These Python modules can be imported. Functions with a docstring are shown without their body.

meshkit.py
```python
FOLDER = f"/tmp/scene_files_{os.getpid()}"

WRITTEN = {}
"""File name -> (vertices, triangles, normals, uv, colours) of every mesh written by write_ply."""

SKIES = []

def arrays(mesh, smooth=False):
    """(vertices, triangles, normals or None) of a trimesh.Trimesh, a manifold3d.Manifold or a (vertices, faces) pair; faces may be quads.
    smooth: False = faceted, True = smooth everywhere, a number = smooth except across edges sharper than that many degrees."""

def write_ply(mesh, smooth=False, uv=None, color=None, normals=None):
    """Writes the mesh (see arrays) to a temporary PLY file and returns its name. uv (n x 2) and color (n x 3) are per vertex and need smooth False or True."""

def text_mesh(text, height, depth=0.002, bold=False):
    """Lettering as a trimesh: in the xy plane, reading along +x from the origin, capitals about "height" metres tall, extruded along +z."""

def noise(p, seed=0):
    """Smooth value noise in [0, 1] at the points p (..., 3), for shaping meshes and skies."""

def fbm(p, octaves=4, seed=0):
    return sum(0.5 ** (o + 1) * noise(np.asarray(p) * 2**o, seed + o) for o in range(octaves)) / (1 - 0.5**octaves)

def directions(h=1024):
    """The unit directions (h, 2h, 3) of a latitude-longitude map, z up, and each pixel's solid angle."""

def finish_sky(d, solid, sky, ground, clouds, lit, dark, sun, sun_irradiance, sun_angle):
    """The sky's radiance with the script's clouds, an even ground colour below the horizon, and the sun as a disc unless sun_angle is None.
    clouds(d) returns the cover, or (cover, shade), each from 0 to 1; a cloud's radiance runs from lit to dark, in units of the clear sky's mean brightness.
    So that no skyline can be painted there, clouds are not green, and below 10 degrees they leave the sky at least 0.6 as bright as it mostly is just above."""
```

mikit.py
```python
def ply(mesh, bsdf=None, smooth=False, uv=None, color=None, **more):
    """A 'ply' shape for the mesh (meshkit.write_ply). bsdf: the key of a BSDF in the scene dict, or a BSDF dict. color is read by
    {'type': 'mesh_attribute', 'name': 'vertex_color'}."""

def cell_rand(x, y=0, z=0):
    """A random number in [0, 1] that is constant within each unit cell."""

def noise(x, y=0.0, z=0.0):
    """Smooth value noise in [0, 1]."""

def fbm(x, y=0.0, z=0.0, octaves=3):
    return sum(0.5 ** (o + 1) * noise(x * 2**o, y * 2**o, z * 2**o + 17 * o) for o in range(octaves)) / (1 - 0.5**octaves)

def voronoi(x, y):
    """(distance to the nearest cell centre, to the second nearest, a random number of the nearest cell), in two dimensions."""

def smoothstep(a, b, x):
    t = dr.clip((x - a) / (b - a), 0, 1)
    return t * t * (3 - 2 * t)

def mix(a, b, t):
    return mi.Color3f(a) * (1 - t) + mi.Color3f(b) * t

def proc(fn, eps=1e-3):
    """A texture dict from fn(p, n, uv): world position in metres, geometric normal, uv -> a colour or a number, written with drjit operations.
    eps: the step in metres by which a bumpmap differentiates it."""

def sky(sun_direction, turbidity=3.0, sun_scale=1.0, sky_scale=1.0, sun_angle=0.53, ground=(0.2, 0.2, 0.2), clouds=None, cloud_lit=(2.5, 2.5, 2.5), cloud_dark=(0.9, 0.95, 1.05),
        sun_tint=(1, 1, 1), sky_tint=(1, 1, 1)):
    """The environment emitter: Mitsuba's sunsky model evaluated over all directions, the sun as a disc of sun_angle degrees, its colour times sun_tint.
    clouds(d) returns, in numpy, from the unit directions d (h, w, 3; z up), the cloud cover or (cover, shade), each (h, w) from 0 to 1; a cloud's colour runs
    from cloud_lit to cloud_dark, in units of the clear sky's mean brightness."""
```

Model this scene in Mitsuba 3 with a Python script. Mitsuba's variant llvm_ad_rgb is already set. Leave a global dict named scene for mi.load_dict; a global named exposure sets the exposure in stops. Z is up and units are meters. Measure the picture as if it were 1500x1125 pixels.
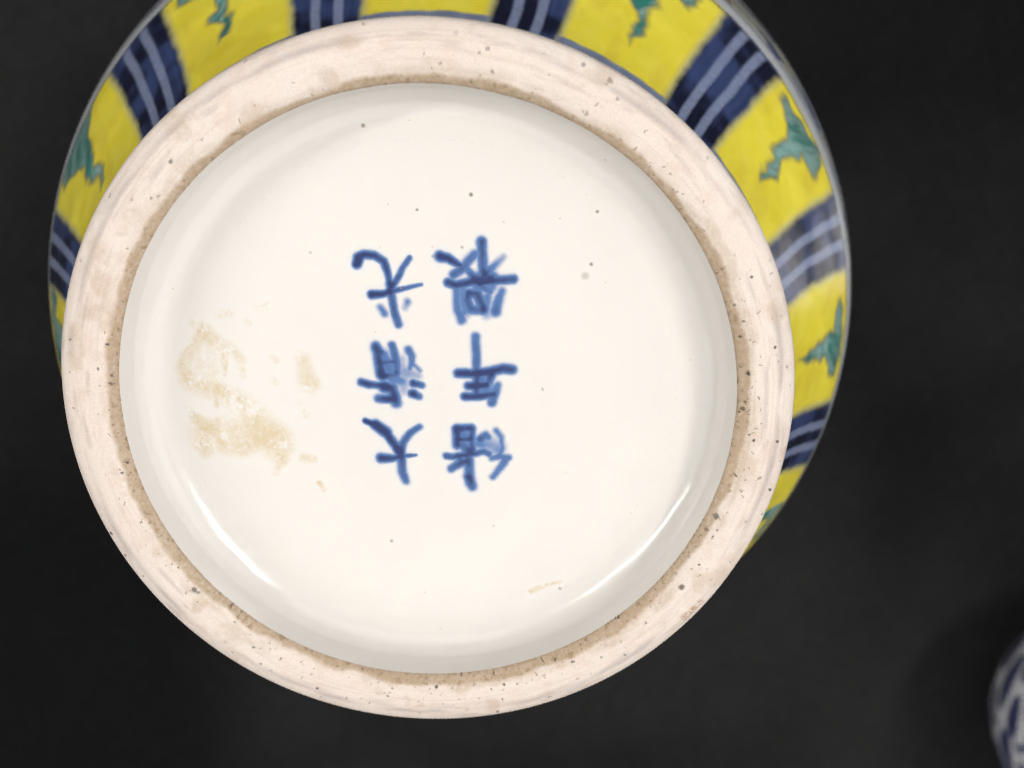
import math
import numpy as np
import drjit as dr
import mitsuba as mi
import mikit, meshkit
from mikit import noise, fbm, smoothstep, mix, voronoi, cell_rand
from scipy.interpolate import PchipInterpolator
import shapely.geometry as sg
from shapely.ops import unary_union
import trimesh

T = mi.ScalarTransform4f
H = 0.215                      # height of the foot crest above the cloth (the jar stands upside down on its mouth)
scene, labels = {}, {}

# ---------------------------------------------------------------- camera, light, exposure
CAM = np.array([0.012695, 0.043988, H + 0.136642])
FWD = np.array([-0.00313, -0.28595, -0.95824])
scene['camera'] = {'type': 'thinlens', 'fov': 55.02, 'fov_axis': 'x', 'near_clip': 0.01, 'far_clip': 20.0,
                   'aperture_radius': 0.0011, 'focus_distance': 0.1425,
                   'to_world': T().look_at(origin=CAM.tolist(), target=(CAM + FWD).tolist(), up=[0.00000, 0.95824, -0.28595])}
exposure = 0.22


def lamp(key, pos, aim, w, h, rgb, label, axis=None):
    """A real lamp in the room: a rectangle that shines along its normal."""
    pos, aim = np.array(pos, float), np.array(aim, float)
    up = [0, 0, 1] if abs((aim - pos)[2]) < 0.95 * np.linalg.norm(aim - pos) else [0, 1, 0]
    if axis is not None:                                      # the way the lamp's long side points
        up = np.cross(aim - pos, axis).tolist()
    scene[key] = {'type': 'rectangle', 'to_world': T().look_at(origin=pos.tolist(), target=aim.tolist(), up=up) @ T().scale([w / 2, h / 2, 1]),
                  'emitter': {'type': 'area', 'radiance': {'type': 'rgb', 'value': rgb}}}
    labels[key] = {'label': label, 'category': 'lamp'}


AIM = [0, 0, H]
def along(d, dist):
    d = np.array(d, float) / np.linalg.norm(d)
    return (np.array(AIM) + dist * d).tolist()

lamp('ceiling_lamp', along([0.51, 0.19, 0.84], 1.5), AIM, 0.75, 0.075, [72, 69, 65], 'bright strip lamp above and to the right of the jar', axis=[0.19, 0.59, -0.30])
lamp('ceiling_lamp_001', along([-0.74, 0.24, 0.62], 1.5), AIM, 1.05, 0.075, [36, 34.6, 32.5], 'long strip lamp above and to the left of the jar', axis=[0.42, 0.33, 0.33])
lamp('ceiling_lamp_002', along([0.30, -0.66, 0.68], 0.75), AIM, 1.1, 0.60, [1.5, 1.46, 1.4], 'wide soft lamp above the near edge of the table')
lamp('ceiling_panel', along([0.05, -0.25, 0.95], 2.0), AIM, 4.0, 4.0, [0.50, 0.49, 0.475], 'dim wide light panel high above the table')
lamp('window_lamp', along([0.95, 0.0, 0.30], 1.3), AIM, 1.5, 0.8, [1.5, 1.53, 1.6], 'wide soft lamp panel to the right of the table')
lamp('window_lamp_001', along([-0.74, -0.05, 0.66], 2.2), AIM, 2.4, 1.3, [1.4, 1.4, 1.4], 'wide soft lamp panel to the left of the table')
lamp('window_lamp_002', along([0.05, 0.78, 0.60], 1.4), AIM, 1.6, 0.8, [1.5, 1.5, 1.5], 'wide soft lamp panel behind the table')

# ---------------------------------------------------------------- painted marks (millimetres on the jar)
INK = {
 'guang': [[[[-10.6,19.87],[-10.51,20.4],[-9.69,20.75],[-7.97,20.61],[-6.79,19.79],[-6.28,18.2],[-6.01,16.35]],1.07,0.78,1.0,0.72],[[[-10.76,19.32],[-10.43,20.04]],1.03,0.83,1.0,1.0],[[[-2.93,20.28],[-3.99,18.77],[-5.29,16.55],[-6.04,15.52]],0.66,0.82,0.62,0.7],[[[-8.78,14.79],[-7.19,14.86],[-5.33,15.35],[-3.27,15.83],[-1.32,16.3]],0.95,0.46,1.0,0.42],[[[-5.95,16.35],[-5.69,13.65],[-5.36,11.55],[-4.89,10.25]],0.95,0.95,0.68,0.66],[[[-7.57,12.81],[-6.99,11.87]],0.91,0.91,0.36,0.42],[[[-3.44,13.65],[-3.77,12.81]],0.91,0.83,0.34,0.2]],
 'zhi': [[[[1.62,20.49],[2.75,20.24],[3.87,19.54],[4.5,19.23]],1.21,0.7,1.0,0.72],[[[6.66,20.81],[5.77,19.92],[5.0,18.78],[3.59,17.76]],1.08,1.08,0.5,0.62],[[[7.75,22.69],[7.8,21.56],[7.85,20.05],[7.96,18.14]],1.16,1.11,0.72,0.62],[[[10.93,20.43],[9.92,19.41],[8.91,18.52],[8.14,17.76]],0.76,1.08,0.22,0.66],[[[5.62,18.53],[6.37,17.5],[7.37,16.61]],0.89,1.15,0.5,0.7],[[[2.74,16.61],[3.94,16.22],[5.21,16.48],[7.12,16.86],[9.15,16.86],[10.92,16.99],[12.44,17.12]],1.02,1.05,0.82,0.74],[[[6.62,16.99],[9.15,17.25]],1.66,1.66,0.72,0.7],[[[3.87,15.84],[3.97,14.16],[4.07,12.34],[4.62,10.9]],0.89,1.15,0.42,0.5],[[[5.7,14.94],[5.56,13.9],[6.05,12.47],[7.84,12.4]],1.09,1.15,0.62,0.6],[[[5.83,14.94],[6.97,14.81],[7.59,13.51],[7.9,12.47]],1.09,1.28,0.66,0.72],[[[7.87,15.84],[8.88,15.32]],1.02,1.02,0.5,0.45],[[[10.72,15.32],[10.21,14.03],[9.75,12.21]],1.0,1.28,0.42,0.62],[[[4.82,15.84],[4.92,13.9],[5.15,12.08]],1.4,1.4,0.36,0.32],[[[6.98,15.84],[9.27,15.96]],1.4,1.28,0.42,0.36],[[[8.49,14.42],[8.47,11.82]],1.28,1.28,0.34,0.28]],
 'qing': [[[[-8.49,6.87],[-8.22,5.67],[-8.09,3.92],[-7.7,2.17]],1.11,1.24,0.66,0.82],[[[-8.43,6.8],[-7.56,5.8]],1.04,0.91,0.68,0.6],[[[-6.03,7.0],[-5.75,5.94],[-5.41,4.33],[-5.47,2.71]],0.91,1.11,0.6,0.52],[[[-7.63,4.19],[-5.8,4.33]],0.79,0.79,0.55,0.6],[[[-7.7,2.17],[-5.61,2.3]],1.05,1.05,0.75,0.45],[[[-7.32,5.27],[-6.62,3.25]],1.7,1.83,0.42,0.5],[[[-10.88,1.08],[-9.72,0.74],[-8.42,0.6],[-6.98,0.53]],0.95,0.79,0.88,0.66],[[[-7.51,0.4],[-6.21,0.12],[-5.86,-1.11],[-5.64,-2.21]],1.38,1.25,0.9,0.66],[[[-8.37,-1.45],[-7.32,-1.52],[-6.01,-1.52]],1.06,1.06,0.68,0.9],[[[-3.54,6.2],[-3.05,5.27],[-3.09,3.92],[-3.37,3.25]],1.04,0.78,0.55,0.34],[[[-2.95,4.06],[-1.81,2.98]],0.65,0.65,0.34,0.3],[[[-2.92,0.94],[-1.62,0.6]],0.95,0.81,0.88,0.6],[[[-3.1,-0.7],[-2.06,-1.18]],1.05,0.87,0.92,0.6],[[[-4.3,2.71],[-2.23,2.17]],1.7,1.18,0.26,0.22],[[[-6.16,1.62],[-4.48,1.08]],1.58,1.45,0.4,0.3],[[[-4.75,4.6],[-4.38,-0.01]],1.44,1.44,0.2,0.2]],
 'nian': [[[[6.71,8.28],[6.79,5.38],[6.81,2.49],[6.72,-0.67]],1.06,1.06,0.55,0.66],[[[3.97,2.57],[5.94,2.45],[8.74,2.78],[10.83,3.27],[12.22,3.1]],1.07,1.16,0.9,0.82],[[[9.08,2.49],[8.73,1.4]],1.21,1.07,0.8,0.6],[[[5.45,0.5],[7.09,0.5],[8.26,0.65]],0.98,0.98,0.85,0.8],[[[4.96,-1.16],[7.07,-1.16],[9.41,-0.86]],0.98,0.98,0.9,0.7],[[[10.08,0.67],[9.6,-0.91],[9.12,-2.14]],0.98,1.07,0.4,0.62],[[[7.33,1.77],[8.25,-0.42]],1.63,1.63,0.45,0.45],[[[8.96,1.04],[9.42,-0.42]],1.17,1.17,0.3,0.3]],
 'da': [[[[-10.56,-5.16],[-8.81,-5.86],[-7.44,-7.11],[-6.09,-9.13],[-5.37,-10.27]],0.72,1.19,0.9,0.84],[[[-9.04,-5.74],[-7.44,-6.99]],1.19,1.29,1.0,1.0],[[[-2.2,-6.16],[-3.65,-7.11],[-4.77,-8.62],[-5.37,-10.27]],0.81,1.05,0.6,0.72],[[[-8.32,-11.31],[-6.65,-11.36],[-4.96,-10.95],[-2.81,-10.85]],1.21,0.39,1.0,0.5],[[[-5.36,-10.14],[-5.18,-11.92],[-5.1,-13.71],[-4.62,-15.13]],1.11,1.01,0.8,0.55]],
 'xu': [[[[3.71,-6.48],[5.8,-6.35]],1.11,1.05,0.8,0.75],[[[3.64,-6.48],[3.62,-7.65],[3.66,-9.22]],1.11,1.11,0.84,0.72],[[[5.92,-6.48],[5.89,-8.57],[6.0,-9.88]],0.99,0.99,0.66,0.6],[[[4.05,-8.24],[5.77,-8.17]],0.87,0.87,0.72,0.66],[[[4.18,-7.39],[5.66,-7.65]],0.99,0.99,0.45,0.45],[[[4.4,-9.09],[5.62,-10.14]],1.36,1.49,0.55,0.6],[[[1.89,-10.94],[3.13,-11.07],[4.38,-10.8],[6.61,-10.54],[7.85,-10.21],[8.59,-10.61]],0.87,0.81,0.7,0.6],[[[2.66,-13.06],[3.86,-12.26],[5.1,-11.86]],1.0,1.25,0.62,0.66],[[[5.38,-10.14],[5.47,-12.26],[5.45,-14.13],[5.56,-15.2],[5.92,-16.14]],1.18,1.18,0.66,0.6],[[[5.38,-14.53],[5.62,-15.47]],1.25,1.25,0.8,0.72],[[[4.0,-11.2],[4.11,-12.26]],1.12,1.12,0.6,0.6],[[[7.25,-8.17],[8.12,-7.52],[8.49,-7.78]],1.11,0.99,0.62,0.5],[[[9.73,-6.74],[10.46,-7.91],[10.7,-9.62],[10.33,-10.67]],0.86,0.99,0.36,0.32],[[[9.08,-11.33],[10.32,-11.07],[11.69,-11.2]],0.87,0.87,0.4,0.5],[[[11.07,-11.73],[10.31,-13.06],[9.19,-14.53]],1.0,0.87,0.5,0.4],[[[8.11,-8.83],[9.59,-9.62]],2.35,2.35,0.26,0.3],[[[6.87,-8.96],[7.86,-9.22]],1.36,1.36,0.34,0.3]],
}
STAINS = [[[[-35.83,-7.72],[-32.36,-7.12],[-28.37,-7.12],[-24.45,-8.02]],4.48,4.18,0.55,0.6],[[[-28.69,-3.82],[-27.14,-5.91],[-24.56,-9.54]],4.39,4.39,0.5,0.6],[[[-34.6,8.95],[-33.32,7.82],[-31.75,6.67],[-30.41,6.1],[-29.14,4.66],[-29.05,2.35]],2.61,1.16,0.8,0.35],[[[-34.62,8.67],[-36.49,6.39],[-37.77,4.67],[-38.19,3.22],[-37.52,1.48]],1.74,2.03,0.55,0.7],[[[-37.54,1.19],[-35.11,0.16],[-32.91,-0.28],[-31.55,-0.87]],2.65,2.95,0.7,0.6],[[[-31.6,5.24],[-31.98,2.35]],1.16,0.87,0.7,0.6],[[[-34.71,4.67],[-34.36,2.35]],4.08,4.08,0.35,0.35],[[[-31.58,-1.16],[-29.18,-2.93],[-27.1,-5.32],[-24.39,-7.12]],3.22,3.22,0.6,0.6],[[[-37.98,-3.38],[-36.72,-5.02],[-34.86,-6.52]],1.04,2.68,0.6,0.8],[[[-35.77,-7.12],[-36.02,-9.84]],2.68,2.68,0.7,0.7],[[[-33.68,-5.92],[-33.11,-9.23],[-30.3,-9.84],[-26.75,-8.32]],2.37,2.67,0.6,0.75],[[[-26.67,-7.12],[-23.94,-8.93],[-24.13,-11.67]],3.52,2.06,0.65,0.75],[[[-25.14,-13.82],[-24.15,-11.98]],1.19,0.89,0.4,0.6],[[[-20.67,-11.36],[-18.96,-11.52]],1.47,1.17,0.55,0.5],[[[-18.32,-15.52],[-17.67,-16.77]],0.77,0.65,0.9,0.6],[[[-19.66,4.95],[-19.28,2.06],[-18.79,0.89]],1.99,3.13,0.5,0.7],[[[-20.39,-2.34],[-19.66,-4.12]],1.04,1.04,0.5,0.6],[[[-31.87,11.77],[-30.21,11.91]],1.15,1.15,0.6,0.5],[[[-25.75,12.89],[-24.09,13.03]],1.42,1.13,0.5,0.6],[[[-24.12,4.81],[-23.85,4.66]],1.03,1.03,0.45,0.45],[[[-24.37,1.33],[-24.11,1.04]],1.04,1.04,0.45,0.4],[[[-33.44,0.01],[-33.56,-2.93]],0.88,0.76,0.6,0.7],[[[-27.84,10.65],[-27.45,10.36]],0.86,0.86,0.3,0.3],[[[-36.12,10.37],[-35.9,9.8]],1.16,1.16,0.3,0.3],[[[15.33,-34.71],[17.22,-33.84],[20.12,-32.97]],0.92,0.46,0.9,0.7]]
FLOOR_SPECKS = [[-8.97,39.23,0.34,0.8],[6.29,29.51,0.34,0.9],[-1.62,27.35,0.26,0.8],[24.71,27.04,0.29,0.8],[23.98,19.31,0.3,0.85],[23.11,17.57,0.68,0.35],[23.11,17.57,0.34,0.4],[16.95,-0.06,0.26,0.5],[-7.21,-25.64,0.29,0.75],[9.24,-22.99,0.19,0.5],[-17.56,21.06,0.26,0.4],[16.85,0.05,0.21,0.5],[20.02,-34.21,0.26,0.9],[19.24,26.05,0.17,0.4],[0.52,20.54,0.26,0.6],[4.88,21.86,0.26,0.6],[11.04,25.56,0.17,0.4]]
RING_SPECKS = [[-33.8,34.91,0.34,0.7],[-36.91,30.0,0.26,0.5],[-35.95,30.27,0.26,0.4],[44.71,10.43,0.26,0.8],[49.66,8.93,0.26,0.9],[46.13,5.09,0.34,1],[51.73,6.01,0.3,0.4],[47.62,-5.09,0.26,0.9],[51.14,-5.41,0.26,0.9],[45.81,-0.36,0.34,0.7],[46.04,0.68,0.26,0.7],[45.45,-0.99,0.26,0.7],[-18.68,-46.87,0.31,0.9],[10.91,-46.09,0.26,1],[-7.56,-48.24,0.26,0.7],[0.19,-46.6,0.34,0.9],[-10.56,-49.62,0.26,0.6],[9.91,-51.36,0.3,0.7],[13.07,-45.84,0.22,0.7],[10.68,-48.72,0.21,0.8],[-45.52,-10.27,0.3,0.8],[-44.85,-8.75,0.21,0.9],[-48.52,-20.22,0.34,0.8],[-36.69,-29.52,0.51,0.75],[-36.1,-29.98,0.34,0.6],[-46.77,-23.86,0.26,0.6],[-44.33,-27.31,0.22,0.6],[-28.2,-39.39,0.29,0.7],[-27.35,-42.43,0.26,0.6],[42.94,-17.27,0.51,0.75],[38.18,-28.88,0.51,0.8],[48.84,-11.0,0.3,0.6],[50.61,-13.07,0.31,0.9],[29.88,-40.79,0.26,0.6],[26.14,-41.16,0.26,0.6],[43.07,-19.39,0.22,0.7],[41.63,-19.5,0.34,0.6],[-45.39,4.69,0.22,0.6],[-50.68,10.15,0.26,0.6],[-51.3,5.3,0.22,0.5],[-51.52,-0.16,0.22,0.5],[-47.12,5.81,0.26,0.7],[-45.41,9.45,0.26,0.8],[-45.81,3.56,0.26,0.7],[2.88,47.41,0.34,0.4],[9.08,49.19,0.34,0.5],[9.78,46.38,0.34,0.5],[21.7,47.22,0.34,0.5],[25.25,45.25,0.43,0.5],[26.22,42.92,0.3,0.45],[8.01,48.77,0.26,0.4],[45.57,19.05,0.26,0.8],[43.63,15.07,0.26,0.6],[5.01,51.21,0.43,0.2],[22.28,41.09,0.34,0.4]]
RUST_STREAK = [[38.97,-34.29],[40.09,-33.34],[41.47,-31.57]]
MOTIFS = [[[36.6,39.9],[35.0,39.1],[33.1,37.3],[32.0,35.0],[32.8,29.4],[32.6,26.8],[31.6,26.7],[31.6,23.7],[32.4,20.0],[31.6,17.0],[28.8,24.5],[29.2,27.3],[29.7,29.3],[28.4,32.9],[27.5,37.5],[24.4,37.9],[23.4,39.4],[24.6,44.3],[26.5,45.9],[29.3,44.3],[33.5,43.3],[35.5,43.5]],[[62.3,28.3],[60.8,26.8],[60.1,24.8],[60.9,21.6],[60.2,18.9],[59.4,16.7],[59.3,18.8],[58.1,22.2],[58.0,24.6],[58.6,27.3],[58.6,29.0],[57.4,31.8],[57.7,34.5],[57.0,38.5],[56.0,38.0],[53.9,37.0],[52.6,40],[53.2,44.0],[66.0,44.0],[67.6,37.5],[65.6,40.5],[64.2,37.5],[62.9,33]],[[122.0,34.2],[122.0,30.7],[123.5,30.1],[123.4,27.7],[121.3,24.9],[122.0,22.1],[122.0,19.2],[121.3,20.5],[119.8,20.9],[119.1,23.3],[119.3,25.6],[120.0,27.5],[119.4,30.6],[117.6,38.5],[115,36],[113,39.5],[113.4,44],[127.8,44.5],[128,41],[126.5,40],[123.6,37.5],[122.3,38.5]],[[144.9,46.7],[148.8,40.0],[148.9,35.3],[149.9,29.7],[148.4,24.3],[149.4,18.9],[150.6,18.1],[150.7,23.2],[153.7,29.3],[152.9,33.4],[154.1,36.9],[156.8,40.5],[158.9,41.3],[158.4,46.6],[153.8,47.8],[147.4,46.4]],[[2.4,17.2],[-0.1,22.3],[-1.1,29.1],[-2.8,35.6],[-5.9,38.4],[-6.5,41.8],[-3.5,44.9],[3.7,43.2],[6.1,41.6],[4.7,38.2],[2.0,37.9],[2.0,30.2],[1.9,23.1]]]
J2 = (0.2415, -0.1842)


def segd(x, y, a, b, wa, wb):
    """Distance to the segment a-b over the brush's half-width there, and where along it."""
    dx, dy = b[0] - a[0], b[1] - a[1]
    L = dx * dx + dy * dy + 1e-9
    t = dr.clip(((x - a[0]) * dx + (y - a[1]) * dy) * (1.0 / L), 0, 1)
    ex, ey = x - (a[0] + dx * t), y - (a[1] + dy * t)
    return dr.sqrt(ex * ex + ey * ey) * dr.rcp(wa + (wb - wa) * t), t


def brush(x, y, strokes, soft=0.62, wide=0.5):
    """How much pigment the strokes leave at (x, y): soft-edged, pooled where the brush rested."""
    out = mi.Float(0)
    for pts, w0, w1, i0, i1 in strokes:
        n = len(pts) - 1
        one = mi.Float(0)
        for k in range(n):
            wa, wb = (w0 + (w1 - w0) * k / n) * wide, (w0 + (w1 - w0) * (k + 1) / n) * wide
            ia, ib = i0 + (i1 - i0) * k / n, i0 + (i1 - i0) * (k + 1) / n
            d, t = segd(x, y, pts[k], pts[k + 1], wa, wb)
            one = dr.maximum(one, (ia + (ib - ia) * t) * (1 - smoothstep(1 - soft, 1 + soft, d)))
        out = dr.maximum(out, one) + 0.18 * dr.minimum(out, one)
    return out


def dots(x, y, spots):
    out = mi.Float(0)
    for sx, sy, r, i in spots:
        d = dr.sqrt(dr.square(x - sx) + dr.square(y - sy)) * (1.0 / r)
        out = dr.maximum(out, i * (1 - smoothstep(0.45, 1.25, d)))
    return out


def polygon(x, y, pts):
    """Signed distance to a closed polygon (negative inside)."""
    d, s = mi.Float(1e9), mi.Float(1)
    n = len(pts)
    for i in range(n):
        a, b = pts[i], pts[i - 1]
        ex, ey = b[0] - a[0], b[1] - a[1]
        wx, wy = x - a[0], y - a[1]
        t = dr.clip((wx * ex + wy * ey) * (1.0 / (ex * ex + ey * ey + 1e-9)), 0, 1)
        d = dr.minimum(d, dr.square(wx - ex * t) + dr.square(wy - ey * t))
        c1, c2, c3 = y >= a[1], y < b[1], ex * wy > ey * wx
        flip = (c1 & c2 & c3) | (~c1 & ~c2 & ~c3)
        s = dr.select(flip, -s, s)
    return s * dr.sqrt(d)


def mm(p):
    """Jar millimetres: across, across, and how far below the crest of the foot."""
    return p.x * 1000, p.y * 1000, (H - p.z) * 1000


ALL_INK = [s for c in INK.values() for s in c]


def base_colour(p, n, uv):
    x, y, h = mm(p)
    wx, wy = x + 0.25 * (fbm(x * 0.8, y * 0.8, 3.1) - 0.5), y + 0.25 * (fbm(x * 0.8, y * 0.8, 9.7) - 0.5)
    r = dr.sqrt(x * x + y * y)
    white = mix((0.582, 0.558, 0.523), (0.568, 0.549, 0.520), fbm(x * 0.06, y * 0.06, 1.0))
    white = mix(white, (0.585, 0.565, 0.530), smoothstep(37, 43, r) * 0.6)                # glaze pooled, greenish, in the corner
    tan = brush(wx, wy, STAINS, 0.75)
    grain = 0.6 * fbm(x * 0.55, y * 0.55, 5.0, 4) + 0.4 * fbm(x * 2.6, y * 2.6, 25.0, 3)
    tan = tan * smoothstep(0.28, 0.56, grain) * (0.75 + 0.5 * noise(x * 3, y * 3, 2))
    c = mix(white, (0.47, 0.375, 0.225), dr.clip(tan * (0.45 + 0.75 * fbm(x * 2.0, y * 2.0, 6.0, 3)), 0, 0.8))
    ink = brush(wx, wy, ALL_INK, 0.95, 0.55)
    halo = brush(x, y, ALL_INK, 0.98, 1.05)
    ink = dr.clip(ink * (0.90 + 0.30 * fbm(x * 1.1, y * 1.1, 7.0)), 0, 1)
    ink = dr.power(dr.maximum(ink, 1e-4), 0.82)
    blue = mix((0.062, 0.135, 0.315), (0.009, 0.021, 0.096), smoothstep(0.40, 0.98, ink))
    c = mix(c, (0.44, 0.49, 0.58), dr.clip(halo * 0.45, 0, 0.42))
    c = mix(c, blue, dr.clip(ink * 2.2, 0, 0.98))
    c = mix(c, (0.13, 0.080, 0.035), dots(x, y, FLOOR_SPECKS) * 0.85)
    v1, v2, vr = voronoi(x * 0.16, y * 0.16)
    c = mix(c, (0.40, 0.27, 0.14), dr.select(vr > 0.95, 1 - smoothstep(0.010, 0.03, v1), 0) * 0.6)
    return c


def biscuit_colour(p, n, uv):
    x, y, h = mm(p)
    r = dr.sqrt(x * x + y * y)
    th = dr.atan2(y, x)
    ct, st_ = x / r, y / r
    wob = (fbm(x * 0.25, y * 0.25, 4.0) - 0.5)
    c = mix((0.80, 0.680, 0.600), (0.82, 0.745, 0.675), fbm(x * 0.12, y * 0.12, 2.0))
    c = mix(c, (0.72, 0.555, 0.47), smoothstep(0.5, 0.8, fbm(x * 0.5 + 40, y * 0.5, 3.0, 4)) * 0.35)
    # rust-brown line where the glaze of the recess ends, and its patchy outer fringe
    r2 = r + wob * 1.5
    wide = 45.95 + 1.5 * (fbm(ct * 2.5 + 3, st_ * 2.5, 21.0) - 0.5) + 0.15 * dr.cos(th + 1.1)
    edge = 1 - smoothstep(wide, wide + 0.8, r + wob * 1.3)
    patch = smoothstep(0.42, 0.62, fbm(ct * 9, st_ * 9, r * 0.25, 4))
    grit = fbm(x * 2.2, y * 2.2, h * 2.2, 3)
    side = 0.5 + 0.5 * dr.cos(th + 0.9)                       # more burn and kiln grit on one side of the foot
    fringe = (1 - smoothstep(47.0, 48.4, r2 + wob * 1.6)) * (0.05 + 0.75 * patch) * (0.55 + 0.55 * side)
    c = mix(c, (0.51, 0.395, 0.27), fringe * (0.15 + 0.8 * grit))
    c = mix(c, (0.455, 0.335, 0.215), edge * dr.clip(0.55 + 0.6 * grit, 0, 0.95))
    c = mix(c, (0.30, 0.20, 0.11), edge * smoothstep(0.60, 0.75, fbm(x * 1.3, y * 1.3, 12.0 + h * 1.3, 3)) * 0.6)
    # dirt in the turned groove and faint wheel lines
    g = r + 1.1 * (fbm(ct * 2.2, st_ * 2.2, 2.0) - 0.5)
    groove = dr.exp(-dr.square((g - 51.25) / 0.55)) * smoothstep(0.36, 0.62, fbm(ct * 5, st_ * 5, r * 0.3))
    c = mix(c, (0.40, 0.335, 0.32), groove * 0.6)
    c = mix(c, (0.62, 0.55, 0.50), smoothstep(50.6, 52.4, g) * 0.25)
    streak = smoothstep(0.52, 0.78, fbm(ct * 11, st_ * 11, r * 0.9, 4)) * smoothstep(47.5, 49.0, r)      # dirt rubbed in along the turning
    c = mix(c, (0.50, 0.42, 0.38), streak * 0.42)
    c = mix(c, (0.56, 0.42, 0.30), smoothstep(0.62, 0.80, fbm(x * 0.22 + 7, y * 0.22, 16.0, 4)) * 0.45)
    c = mix(c, (0.55, 0.42, 0.34), smoothstep(0.60, 0.80, noise(r * 3.0, ct * 3, st_ * 3)) * 0.16)
    c = c * (0.93 + 0.14 * noise(x * 7, y * 7, h * 7))                              # chalky grain
    # kiln grit
    qx, qy = x + 0.5 * (noise(x * 2.5, y * 2.5, 1) - 0.5), y + 0.5 * (noise(x * 2.5, y * 2.5, 8) - 0.5)
    v1, v2, vr = voronoi(qx * 0.42, qy * 0.42)
    near = (1 - smoothstep(46.5, 49.5, r)) * (0.3 + 0.7 * side)
    c = mix(c, (0.10, 0.07, 0.045), dr.select(vr > 0.98 - 0.07 * side - 0.24 * near, 1 - smoothstep(0.05, 0.12, v1), 0) * (0.35 + 0.5 * near))
    v1, v2, vr = voronoi(qx * 1.1 + 9, qy * 1.1)
    c = mix(c, (0.20, 0.14, 0.09), dr.select(vr > 0.99 - 0.03 * side - 0.20 * near, 1 - smoothstep(0.10, 0.24, v1), 0) * 0.55)
    c = mix(c, (0.06, 0.045, 0.035), dots(x * 0.5 + qx * 0.5, y * 0.5 + qy * 0.5, RING_SPECKS))
    c = mix(c, (0.40, 0.20, 0.07), brush(x + wob, y, [[RUST_STREAK, 1.1, 0.7, 0.8, 0.7]], 0.8) * smoothstep(0.3, 0.6, grit))
    return c


BANDS = [-12.2, 18.3, 46.1, 75.1, 104.4, 133.3, 164.2, 195.0, 226.0, 257.0, 287.0, 317.5]
PANELS = [3.0, 32.2, 60.6, 89.7, 118.9, 148.7, 179.6, 210.5, 241.5, 272.0, 302.3, 332.7]


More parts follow.
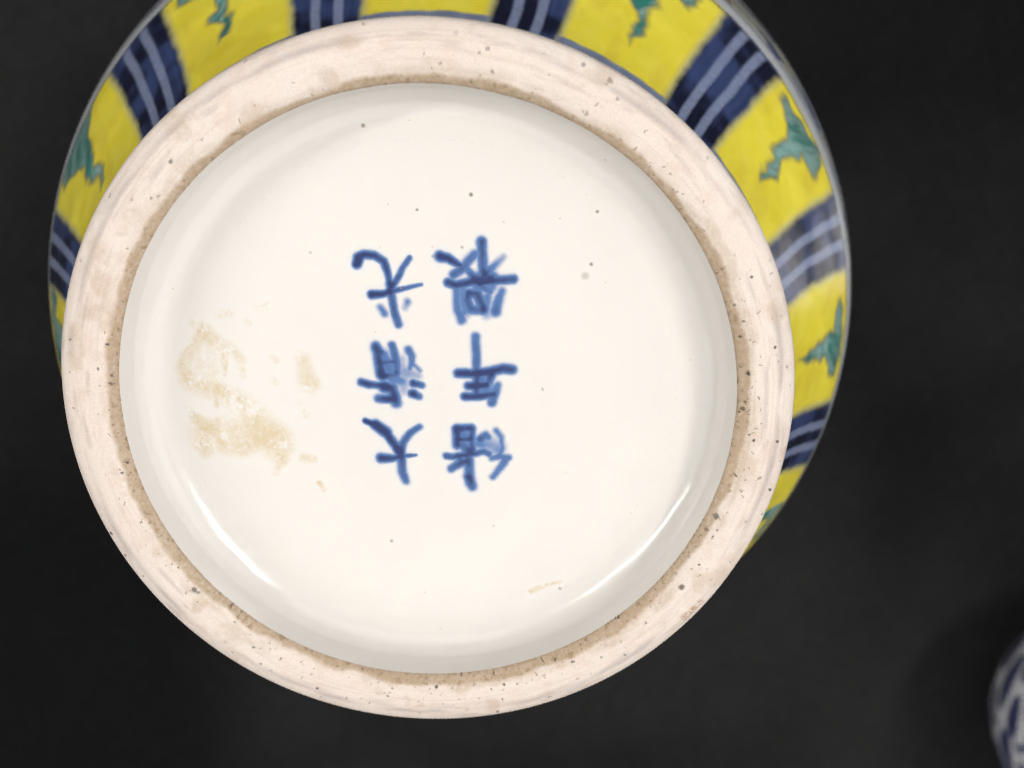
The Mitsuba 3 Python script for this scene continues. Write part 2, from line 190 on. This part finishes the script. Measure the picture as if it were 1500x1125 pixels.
def lean(theta_deg, h, cos):
    """The painted stripes are not quite meridians: degrees by which they drift at depth h."""
    return -3.3 * cos(theta_deg * (math.pi / 180)) * (h - 9) / 33


def enamel_colour(p, n, uv):
    x, y, h = mm(p)
    th = dr.atan2(y, x) * (180 / math.pi)
    th = dr.select(th < -27.3, th + 360, th)
    X = th * 1.22
    n1, n2 = fbm(X * 0.35, h * 0.35, 2.0), fbm(X * 0.35, h * 0.35, 8.0)
    fine = fbm(X * 1.5, h * 1.5, 5.0, 3)
    porcelain = mi.Color3f(0.40, 0.415, 0.43)
    yellow = mix((0.70, 0.595, 0.03), (0.74, 0.645, 0.08), n1)
    yellow = mix(yellow, (0.60, 0.46, 0.04), smoothstep(0.5, 0.8, fbm(X * 0.2, h * 0.08, 14.0)) * 0.4)
    base = th - lean(th, h, dr.cos) + (fbm(h * 0.15, th * 0.05, 3.0) - 0.5) * 0.6
    # stripes: u = 0 at the middle of a band, 1 at its edge
    u, which = mi.Float(9), mi.Float(0)
    for k, b in enumerate(BANDS):
        for bb in ((b, b + 360) if b < 0 else (b,)):
            v = (base - bb) * (1 / 5.1)
            which = dr.select(dr.abs(v) < dr.abs(u), float(k), which)
            u = dr.select(dr.abs(v) < dr.abs(u), v, u)
    au = dr.abs(u)
    uw = u + (fbm(which * 7.3, h * 0.13, 21.0, 2) - 0.5) * 0.06
    pale = (1 - smoothstep(0.07, 0.21, dr.abs(uw - 0.34))) + (1 - smoothstep(0.07, 0.21, dr.abs(uw + 0.34)))
    pool = smoothstep(0.35, 0.72, fbm(X * 0.16, h * 0.16, 30.0 + which, 2) + 0.22 * smoothstep(18, 9, h) + 0.10 * smoothstep(34, 44, h))
    dark = mix((0.032, 0.048, 0.125), (0.008, 0.010, 0.026), pool)
    dark = dark * (0.72 + 0.6 * fbm(base * 1.6, h * 0.07, 91.0, 3))
    band = mix(dark, (0.19, 0.225, 0.345), dr.clip(pale, 0, 1) * (0.75 + 0.3 * fine))
    # panels
    Xm = th
    for c in (89.7, 179.6, 210.5, 241.5, 272.0, 302.3, 332.7):
        Xm = dr.select(dr.abs(th - c) < 15, th - c + 60.6, Xm)
    mx, my = Xm * 1.22 + (noise(X * 0.42, h * 0.42, 33.0) - 0.5) * 1.3, h + (noise(X * 0.42, h * 0.42, 37.0) - 0.5) * 1.3
    sd = mi.Float(1e9)
    for m in MOTIFS:
        sd = dr.minimum(sd, polygon(mx, my, [(a * 1.22, b) for a, b in m]))
    sd = sd + 0.15
    green = mix((0.014, 0.17, 0.155), (0.22, 0.38, 0.37), smoothstep(0.30, 0.70, fbm(X * 0.35 + h * 0.2, h * 0.15, 41.0, 4)))
    sd = sd + 0.15
    green = mix(green, (0.006, 0.05, 0.055), smoothstep(0.62, 0.75, fbm(X * 0.9 + h * 0.5, h * 0.22, 47.0, 3)) * 0.4)
    green = mix(green, (0.05, 0.10, 0.10), smoothstep(33, 44, my) * 0.5)
    cg = mix((0.09, 0.11, 0.11), green, smoothstep(0.3, -1.4, sd))
    panel = mix(yellow, cg, smoothstep(1.0, -0.9, sd) * 0.97)
    edge = smoothstep(1.30, 1.0, au)                                              # bleed of the cobalt into the yellow
    panel = mix(panel, (0.34, 0.34, 0.22), edge * 0.7)
    body = mix(panel, band, smoothstep(1.14, 0.88, au + (n2 - 0.5) * 0.10))
    # cobalt line round the foot, white line with two dark threads along the outer end of the panels
    hb = 46.0 + (fbm(th * 0.12, 2.0, 5.0) - 0.5) * 1.0
    foot = smoothstep(9.9, 8.6, h + (n1 - 0.5) * 0.8)
    body = mix(body, mix((0.13, 0.19, 0.37), (0.07, 0.105, 0.24), n2), foot * smoothstep(0.85, 1.15, au) * 0.9)
    body = mix(body, (0.36, 0.36, 0.33), smoothstep(7.6, 7.0, h))
    out = mix(porcelain, (0.10, 0.12, 0.20), dr.exp(-dr.square((h - hb - 4.2) / 0.45)) * 0.85)
    lower = mix((0.33, 0.33, 0.27), (0.26, 0.275, 0.29), smoothstep(0.40, 0.55, fbm(X * 0.10, h * 0.10, 51.0)))
    lower = mix(lower, (0.16, 0.09, 0.05), smoothstep(0.64, 0.72, fbm(X * 0.13 + 5, h * 0.16, 61.0)) * 0.8)
    lower = mix(lower, (0.06, 0.075, 0.16), smoothstep(0.58, 0.68, fbm(X * 0.16 + 3, h * 0.22, 71.0)))
    lower = mix(lower, (0.05, 0.06, 0.11), dr.exp(-dr.square((h - hb - 9.0) / 0.8)) * 0.7)
    out = mix(out, lower, smoothstep(4.6, 5.4, h - hb))
    body = mix(body, (0.07, 0.08, 0.13), dr.exp(-dr.square((h - hb + 0.4) / 0.47)) * 0.8)
    return mix(body, out, smoothstep(-0.1, 0.5, h - hb))


def jar2_colour(p, n, uv):
    x, y, z = p.x * 1000, p.y * 1000, p.z * 1000
    a = dr.atan2(y - J2[1] * 1000, x - J2[0] * 1000) * 44
    w = fbm(a * 0.05, z * 0.05, 2.0)
    s, t = z * 0.95 - a * 0.20 + 3 * w, a * 0.95 + z * 0.20 + 2 * w                 # leaves brushed in slanting rows
    col = dr.floor(s / 8.6)
    fu, fv = s / 8.6 - col, t / 23.0 + 0.5 * (col - 2 * dr.floor(col * 0.5)) + 0.2 * cell_rand(col)
    row = dr.floor(fv)
    size = 0.85 + 0.3 * cell_rand(col, row)
    d = dr.sqrt(dr.square((fu - 0.5 + 0.12 * (fv - row - 0.5)) / 0.47) + dr.square((fv - row - 0.5) / 0.46)) / size
    leaf = smoothstep(1.08, 0.86, d) * (0.82 + 0.18 * noise(a * 0.5, z * 0.5, 3.0))
    vein = smoothstep(0.10, 0.03, dr.abs(fu - 0.5 + 0.12 * (fv - row - 0.5))) * 0.15
    c = mix((0.54, 0.54, 0.57), (0.003, 0.007, 0.072), leaf)
    return mix(c, (0.05, 0.08, 0.22), leaf * vein)


def cloth_colour(p, n, uv):
    x, y = p.x * 1000, p.y * 1000
    c = mix((0.0060, 0.0062, 0.0066), (0.0165, 0.0165, 0.0169), smoothstep(0.25, 0.75, fbm(x * 0.006, y * 0.006, 1.0, 4)))
    weave = 0.5 + 0.25 * (dr.sin(x * 4.2 + 2 * noise(y * 0.3, 1, 1)) + dr.sin(y * 4.2 + 2 * noise(x * 0.3, 2, 2)))
    v1, v2, vr = voronoi(x * 0.05, y * 0.05)
    lint = dr.select(vr > 0.9, 1 - smoothstep(0.01, 0.03, v1), 0)
    return mix(c * (0.70 + 0.3 * weave + 0.3 * noise(x * 0.6, y * 0.6, 3.0)), (0.05, 0.05, 0.05), lint * 0.6)


def glaze_bump(p, n, uv):
    return fbm(p.x * 120, p.y * 120, p.z * 120, 2)


def biscuit_bump(p, n, uv):
    x, y, h = mm(p)
    r = dr.sqrt(x * x + y * y)
    return 0.85 * fbm(x * 1.2, y * 1.2, h, 4) + 0.15 * noise(r * 2.0, x / r * 2, y / r * 2)


def proc_rgb(fn):
    return mikit.proc(fn)


scene['base_glaze'] = {'type': 'bumpmap', 'scale': 0.00030, 'texture': mikit.proc(glaze_bump, 2e-4), 'bsdf': {
    'type': 'roughplastic', 'distribution': 'ggx', 'alpha': 0.028, 'int_ior': 1.5, 'diffuse_reflectance': proc_rgb(base_colour)}}
scene['biscuit'] = {'type': 'bumpmap', 'scale': 0.00012, 'texture': mikit.proc(biscuit_bump, 1e-4), 'bsdf': {
    'type': 'roughplastic', 'distribution': 'ggx', 'alpha': 0.38, 'int_ior': 1.36, 'diffuse_reflectance': proc_rgb(biscuit_colour)}}
scene['enamel'] = {'type': 'bumpmap', 'scale': 0.00035, 'texture': mikit.proc(glaze_bump, 2e-4), 'bsdf': {
    'type': 'roughplastic', 'distribution': 'ggx', 'alpha': 0.05, 'int_ior': 1.55, 'diffuse_reflectance': proc_rgb(enamel_colour)}}
scene['blue_white_glaze'] = {'type': 'roughplastic', 'distribution': 'ggx', 'alpha': 0.05, 'int_ior': 1.5, 'diffuse_reflectance': proc_rgb(jar2_colour)}
scene['black_cloth'] = {'type': 'diffuse', 'reflectance': proc_rgb(cloth_colour)}


# ---------------------------------------------------------------- meshes of revolution
def lathe_part(key, prof, bsdf, t0=0.0, t1=360.0, nt=480, wobble=None, shift=None, centre=(0, 0), top=H, below=True):
    """A sector of a surface of revolution. prof: (radius, depth below 'top') in mm; normals are analytic, so neighbouring sectors meet without a seam."""
    prof = np.asarray(prof, float)
    full = abs(t1 - t0 - 360) < 1e-6
    n = max(3, int(round(nt * (t1 - t0) / 360)))
    base = np.linspace(t0, t1, n + 1)
    R, D = prof[:, 0], prof[:, 1]
    A, J = np.meshgrid(base, np.arange(len(R)), indexing='ij')
    hh = D[J]
    th = A + (shift(A, hh) if shift else 0)
    rr = R[J].copy()
    a = np.radians(th)
    if wobble is not None:
        rr, hh = wobble(a, rr, hh)
    P = np.stack([rr * np.cos(a), rr * np.sin(a), -hh], -1)
    dt = np.gradient(P, axis=0) if not full else (np.roll(np.vstack([P[:-1]]), -1, 0) - np.roll(P[:-1], 1, 0))
    if full:
        dt = np.vstack([dt, dt[:1]])
    dt = np.stack([-rr * np.sin(a), rr * np.cos(a), 0 * rr], -1) if wobble is None else dt
    dj = np.gradient(P, axis=1)
    N = np.cross(dj, dt)
    N /= np.maximum(np.linalg.norm(N, axis=-1, keepdims=True), 1e-12)
    if not below:
        N = -N
    V = P * 0.001 + np.array([centre[0], centre[1], top])
    m = len(R)
    i, j = np.meshgrid(np.arange(n), np.arange(m - 1), indexing='ij')
    q = np.stack([i * m + j, i * m + j + 1, (i + 1) * m + j + 1, (i + 1) * m + j], -1).reshape(-1, 4)
    F = np.vstack([q[:, [0, 1, 2]], q[:, [0, 2, 3]]])
    v = V.reshape(-1, 3)
    nn = N.reshape(-1, 3)
    fn = np.cross(v[F[:, 1]] - v[F[:, 0]], v[F[:, 2]] - v[F[:, 0]])
    if (np.einsum('ij,ij->i', fn, nn[F[:, 0]])).sum() < 0:
        F = F[:, ::-1]
    s = np.concatenate([[0], np.cumsum(np.hypot(np.diff(R), np.diff(D)))])
    uv = np.stack([np.radians(A) * R.mean() * 0.001, (s * 0.001)[J]], -1).reshape(-1, 2)
    path = meshkit.write_ply(trimesh.Trimesh(v, F, process=False), True, uv, None, nn)
    scene[key] = {'type': 'ply', 'filename': path, 'face_normals': False, 'bsdf': {'type': 'ref', 'id': bsdf}}


def resample(pts, step, smooth=True):
    pts = np.asarray(pts, float)
    s = np.concatenate([[0], np.cumsum(np.hypot(*np.diff(pts, axis=0).T))])
    q = np.linspace(0, s[-1], int(s[-1] / step) + 2)
    f = PchipInterpolator(s, pts) if smooth else None
    return f(q) if smooth else np.stack([np.interp(q, s, pts[:, k]) for k in (0, 1)], 1)


# ---------------------------------------------------------------- the setting: a dark cloth
g = np.linspace(-1.6, 1.6, 161)
gx, gy = np.meshgrid(g, g, indexing='ij')
rng = np.random.default_rng(5)
gz = np.zeros_like(gx)
for k in range(14):
    d, ph, f = rng.uniform(0, 2 * math.pi), rng.uniform(0, 6.3), rng.uniform(4, 16)
    gz += 0.0011 / (1 + f * 0.12) * np.sin(f * (gx * math.cos(d) + gy * math.sin(d)) + ph)
gz -= gz.max() + 0.0005
i, j = np.meshgrid(np.arange(160), np.arange(160), indexing='ij')
q = np.stack([i * 161 + j, (i + 1) * 161 + j, (i + 1) * 161 + j + 1, i * 161 + j + 1], -1).reshape(-1, 4)
scene['tabletop'] = mikit.ply((np.stack([gx, gy, gz], -1).reshape(-1, 3), q), 'black_cloth', smooth=True)
labels['tabletop'] = {'label': 'dark charcoal cloth covering the table under both jars', 'kind': 'structure'}

# ---------------------------------------------------------------- the jar, foot up
J = 'porcelain_jar'
labels[J] = {'label': 'upturned porcelain jar with yellow panels, pale foot ring and blue six-character mark', 'category': 'jar'}

FLOOR = [(0, 8.0), (10, 8.02), (20, 8.08), (30, 8.15), (37.5, 8.2)]
WALL = [(37.5, 8.2), (39.5, 8.2)] + [(39.5 + 5.2 * math.sin(a), 8.2 - 5.2 * (1 - math.cos(a))) for a in np.radians(np.arange(5, 76, 5))] + [(44.75, 2.6), (44.95, 0.15)]


def hand(a, r, h):
    """Slight unevenness of a hand-turned foot."""
    k = 0.10 * np.sin(3 * a + 1.0) + 0.07 * np.sin(7 * a + 2.2) + 0.04 * np.sin(17 * a + 0.4) + 0.03 * np.sin(31 * a + r)
    return r + 0.5 * k * np.clip((r - 40.5) / 4, 0, 1) ** 2, h + 0.7 * k * np.clip((r - 44) / 2, 0, 1)


floor_prof = resample(FLOOR, 0.6)
floor_prof[0, 0] = 0.01
lathe_part(J + '__base', floor_prof, 'base_glaze', nt=240)
labels[J + '__base'] = {'label': 'white glazed recessed base with blue writing and a tan stain'}
lathe_part(J + '__recess_wall', resample(WALL, 0.12, False), 'base_glaze', nt=480, wobble=hand)

TAN = [(44.95, 0.15), (45.15, -0.15), (45.6, -0.5), (46.3, -0.85), (47.0, -1.05)]
CREST = [(47.0, -1.05), (48.3, -1.2), (49.6, -1.2), (50.4, -1.12), (51.2, -0.96), (52.1, -0.70), (52.8, -0.38), (53.2, 0.0), (53.42, 0.6), (53.46, 1.6), (53.4, 2.8), (53.2, 4.0), (52.8, 5.2)]
ring = resample(TAN + CREST[1:], 0.12)
k = int(np.argmin(np.abs(ring[:, 0] - 47.0) + (ring[:, 1] > 0) * 10))
lathe_part(J + '__foot_ring', ring[k:], 'biscuit', nt=720, wobble=hand)
labels[J + '__foot_ring'] = {'label': 'pinkish unglazed foot ring with dark specks'}
lathe_part(J + '__foot_ring__glaze_edge', ring[:k + 1], 'biscuit', nt=720, wobble=hand)
labels[J + '__foot_ring__glaze_edge'] = {'label': 'thin rust-brown line where the glaze ends'}

BH = [5.1, 20, 35, 50, 65, 80, 100, 120, 140, 160, 176, 186, 194, 204, 212, 214.4, 214.9]
BR = [52.8, 60.2, 69.0, 77.5, 82.2, 85.4, 88, 88, 84, 75, 63, 53, 47, 45, 47.5, 47, 44]
bodyR = PchipInterpolator(BH, BR)
h_up = np.concatenate([np.linspace(5.1, 46.0, 60), np.linspace(46.0, 214.9, 130)[1:]])


def drift(A, hh):
    return -3.3 * np.cos(np.radians(A)) * (np.clip(hh, 5, 46) - 9) / 33


up = np.stack([bodyR(h_up[:60]), h_up[:60]], 1)
down = np.stack([bodyR(h_up[59:]), h_up[59:]], 1)
lathe_part(J + '__body', down, 'enamel', nt=360)
labels[J + '__body'] = {'label': 'rounded glazed body below the painted panels'}
edges = []
for k, b in enumerate(BANDS):
    nxt = BANDS[(k + 1) % 12] + (360 if k == 11 else 0)
    for kind, a0, a1 in (('blue_stripe_band', b - 5.1, b + 5.1), ('yellow_panel', b + 5.1, nxt - 5.1)):
        key = f'{J}__{kind}' + (f'_{k:03d}' if k else '')
        lathe_part(key, up, 'enamel', a0, a1, nt=720, shift=drift)


# the six characters: thin films of cobalt under the glaze
def film_height(r):
    return np.interp(r, [q[0] for q in FLOOR], [q[1] for q in FLOOR])


PLACE = {'guang': 'third character of the left column, at its top end', 'qing': 'middle character of the left column', 'da': 'lowest character of the left column',
         'zhi': 'top character of the right column', 'nian': 'middle character of the right column', 'xu': 'lowest character of the right column'}
for k, (name, strokes) in enumerate(INK.items()):
    area = unary_union([sg.LineString(s[0]).buffer(max(s[1], s[2]) * 0.5) for s in strokes]).buffer(0.05).simplify(0.04)
    parts = []
    for g_ in (area.geoms if hasattr(area, 'geoms') else [area]):
        v2, f2 = trimesh.creation.triangulate_polygon(g_, engine='earcut')
        parts.append((v2, f2))
    off, V, F = 0, [], []
    for v2, f2 in parts:
        V.append(v2); F.append(f2 + off); off += len(v2)
    V, F = np.vstack(V), np.vstack(F)
    z = H * 1000 - film_height(np.hypot(V[:, 0], V[:, 1])) + 0.03
    v = np.column_stack([V, z]) * 0.001
    fn = np.cross(v[F[:, 1]] - v[F[:, 0]], v[F[:, 2]] - v[F[:, 0]])
    F = np.where((fn[:, 2] < 0)[:, None], F[:, ::-1], F)
    path = meshkit.write_ply(trimesh.Trimesh(v, F, process=False), True, V * 0.001, None, np.tile([0, 0, 1.0], (len(v), 1)))
    key = f'{J}__base__painted_character' + (f'_{k:03d}' if k else '')
    scene[key] = {'type': 'ply', 'filename': path, 'face_normals': False, 'bsdf': {'type': 'ref', 'id': 'base_glaze'}}
    labels[key] = {'label': 'blue brushed ' + PLACE[name]}

# ---------------------------------------------------------------- a second jar at the edge of the view
K = 'blue_and_white_jar'
labels[K] = {'label': 'blurred blue and white jar at the lower right edge of the cloth', 'category': 'jar'}
j2h = [0, 4, 20, 35, 50, 64, 74, 79, 85, 92, 93]
j2r = [28, 33, 43.5, 46.5, 45, 38, 28, 22.5, 21, 23.5, 23.6]
pr = PchipInterpolator(j2h, j2r)
hh = np.linspace(0, 93, 110)
lathe_part(K + '__body', np.stack([pr(hh[:93]), -hh[:93]], 1), 'blue_white_glaze', nt=200, centre=J2, top=0.0, below=False)
neck = np.vstack([np.stack([pr(hh[92:]), -hh[92:]], 1), [(23.2, -93.6), (22.2, -93.8), (20.8, -92), (19, -84), (20, -78)]])
lathe_part(K + '__neck', resample(neck, 0.6, False), 'blue_white_glaze', nt=160, centre=J2, top=0.0, below=False)

# a plain white dish on the cloth, just past the right edge of the view; the jar's glaze mirrors it
D = 'white_dish'
labels[D] = {'label': 'plain white porcelain dish lying on the cloth to the right of the yellow jar', 'category': 'dish'}
scene['white_glaze'] = {'type': 'roughplastic', 'distribution': 'ggx', 'alpha': 0.05, 'int_ior': 1.5, 'diffuse_reflectance': {'type': 'rgb', 'value': [0.66, 0.66, 0.67]}}
dish = [(0.01, 4), (24, 4), (36, 6), (46, 10), (54, 16), (55, 17), (55.6, 16.3), (47, 8), (37, 3.4), (30, 2.4), (29.4, 0.6), (27, 0.6), (26.4, 2), (0.01, 2)]
dp = resample([(r * 0.6, -z * 0.6) for r, z in dish], 1.5, False)
lathe_part(D, dp, 'white_glaze', nt=160, centre=(0.241, 0.006), top=0.0)
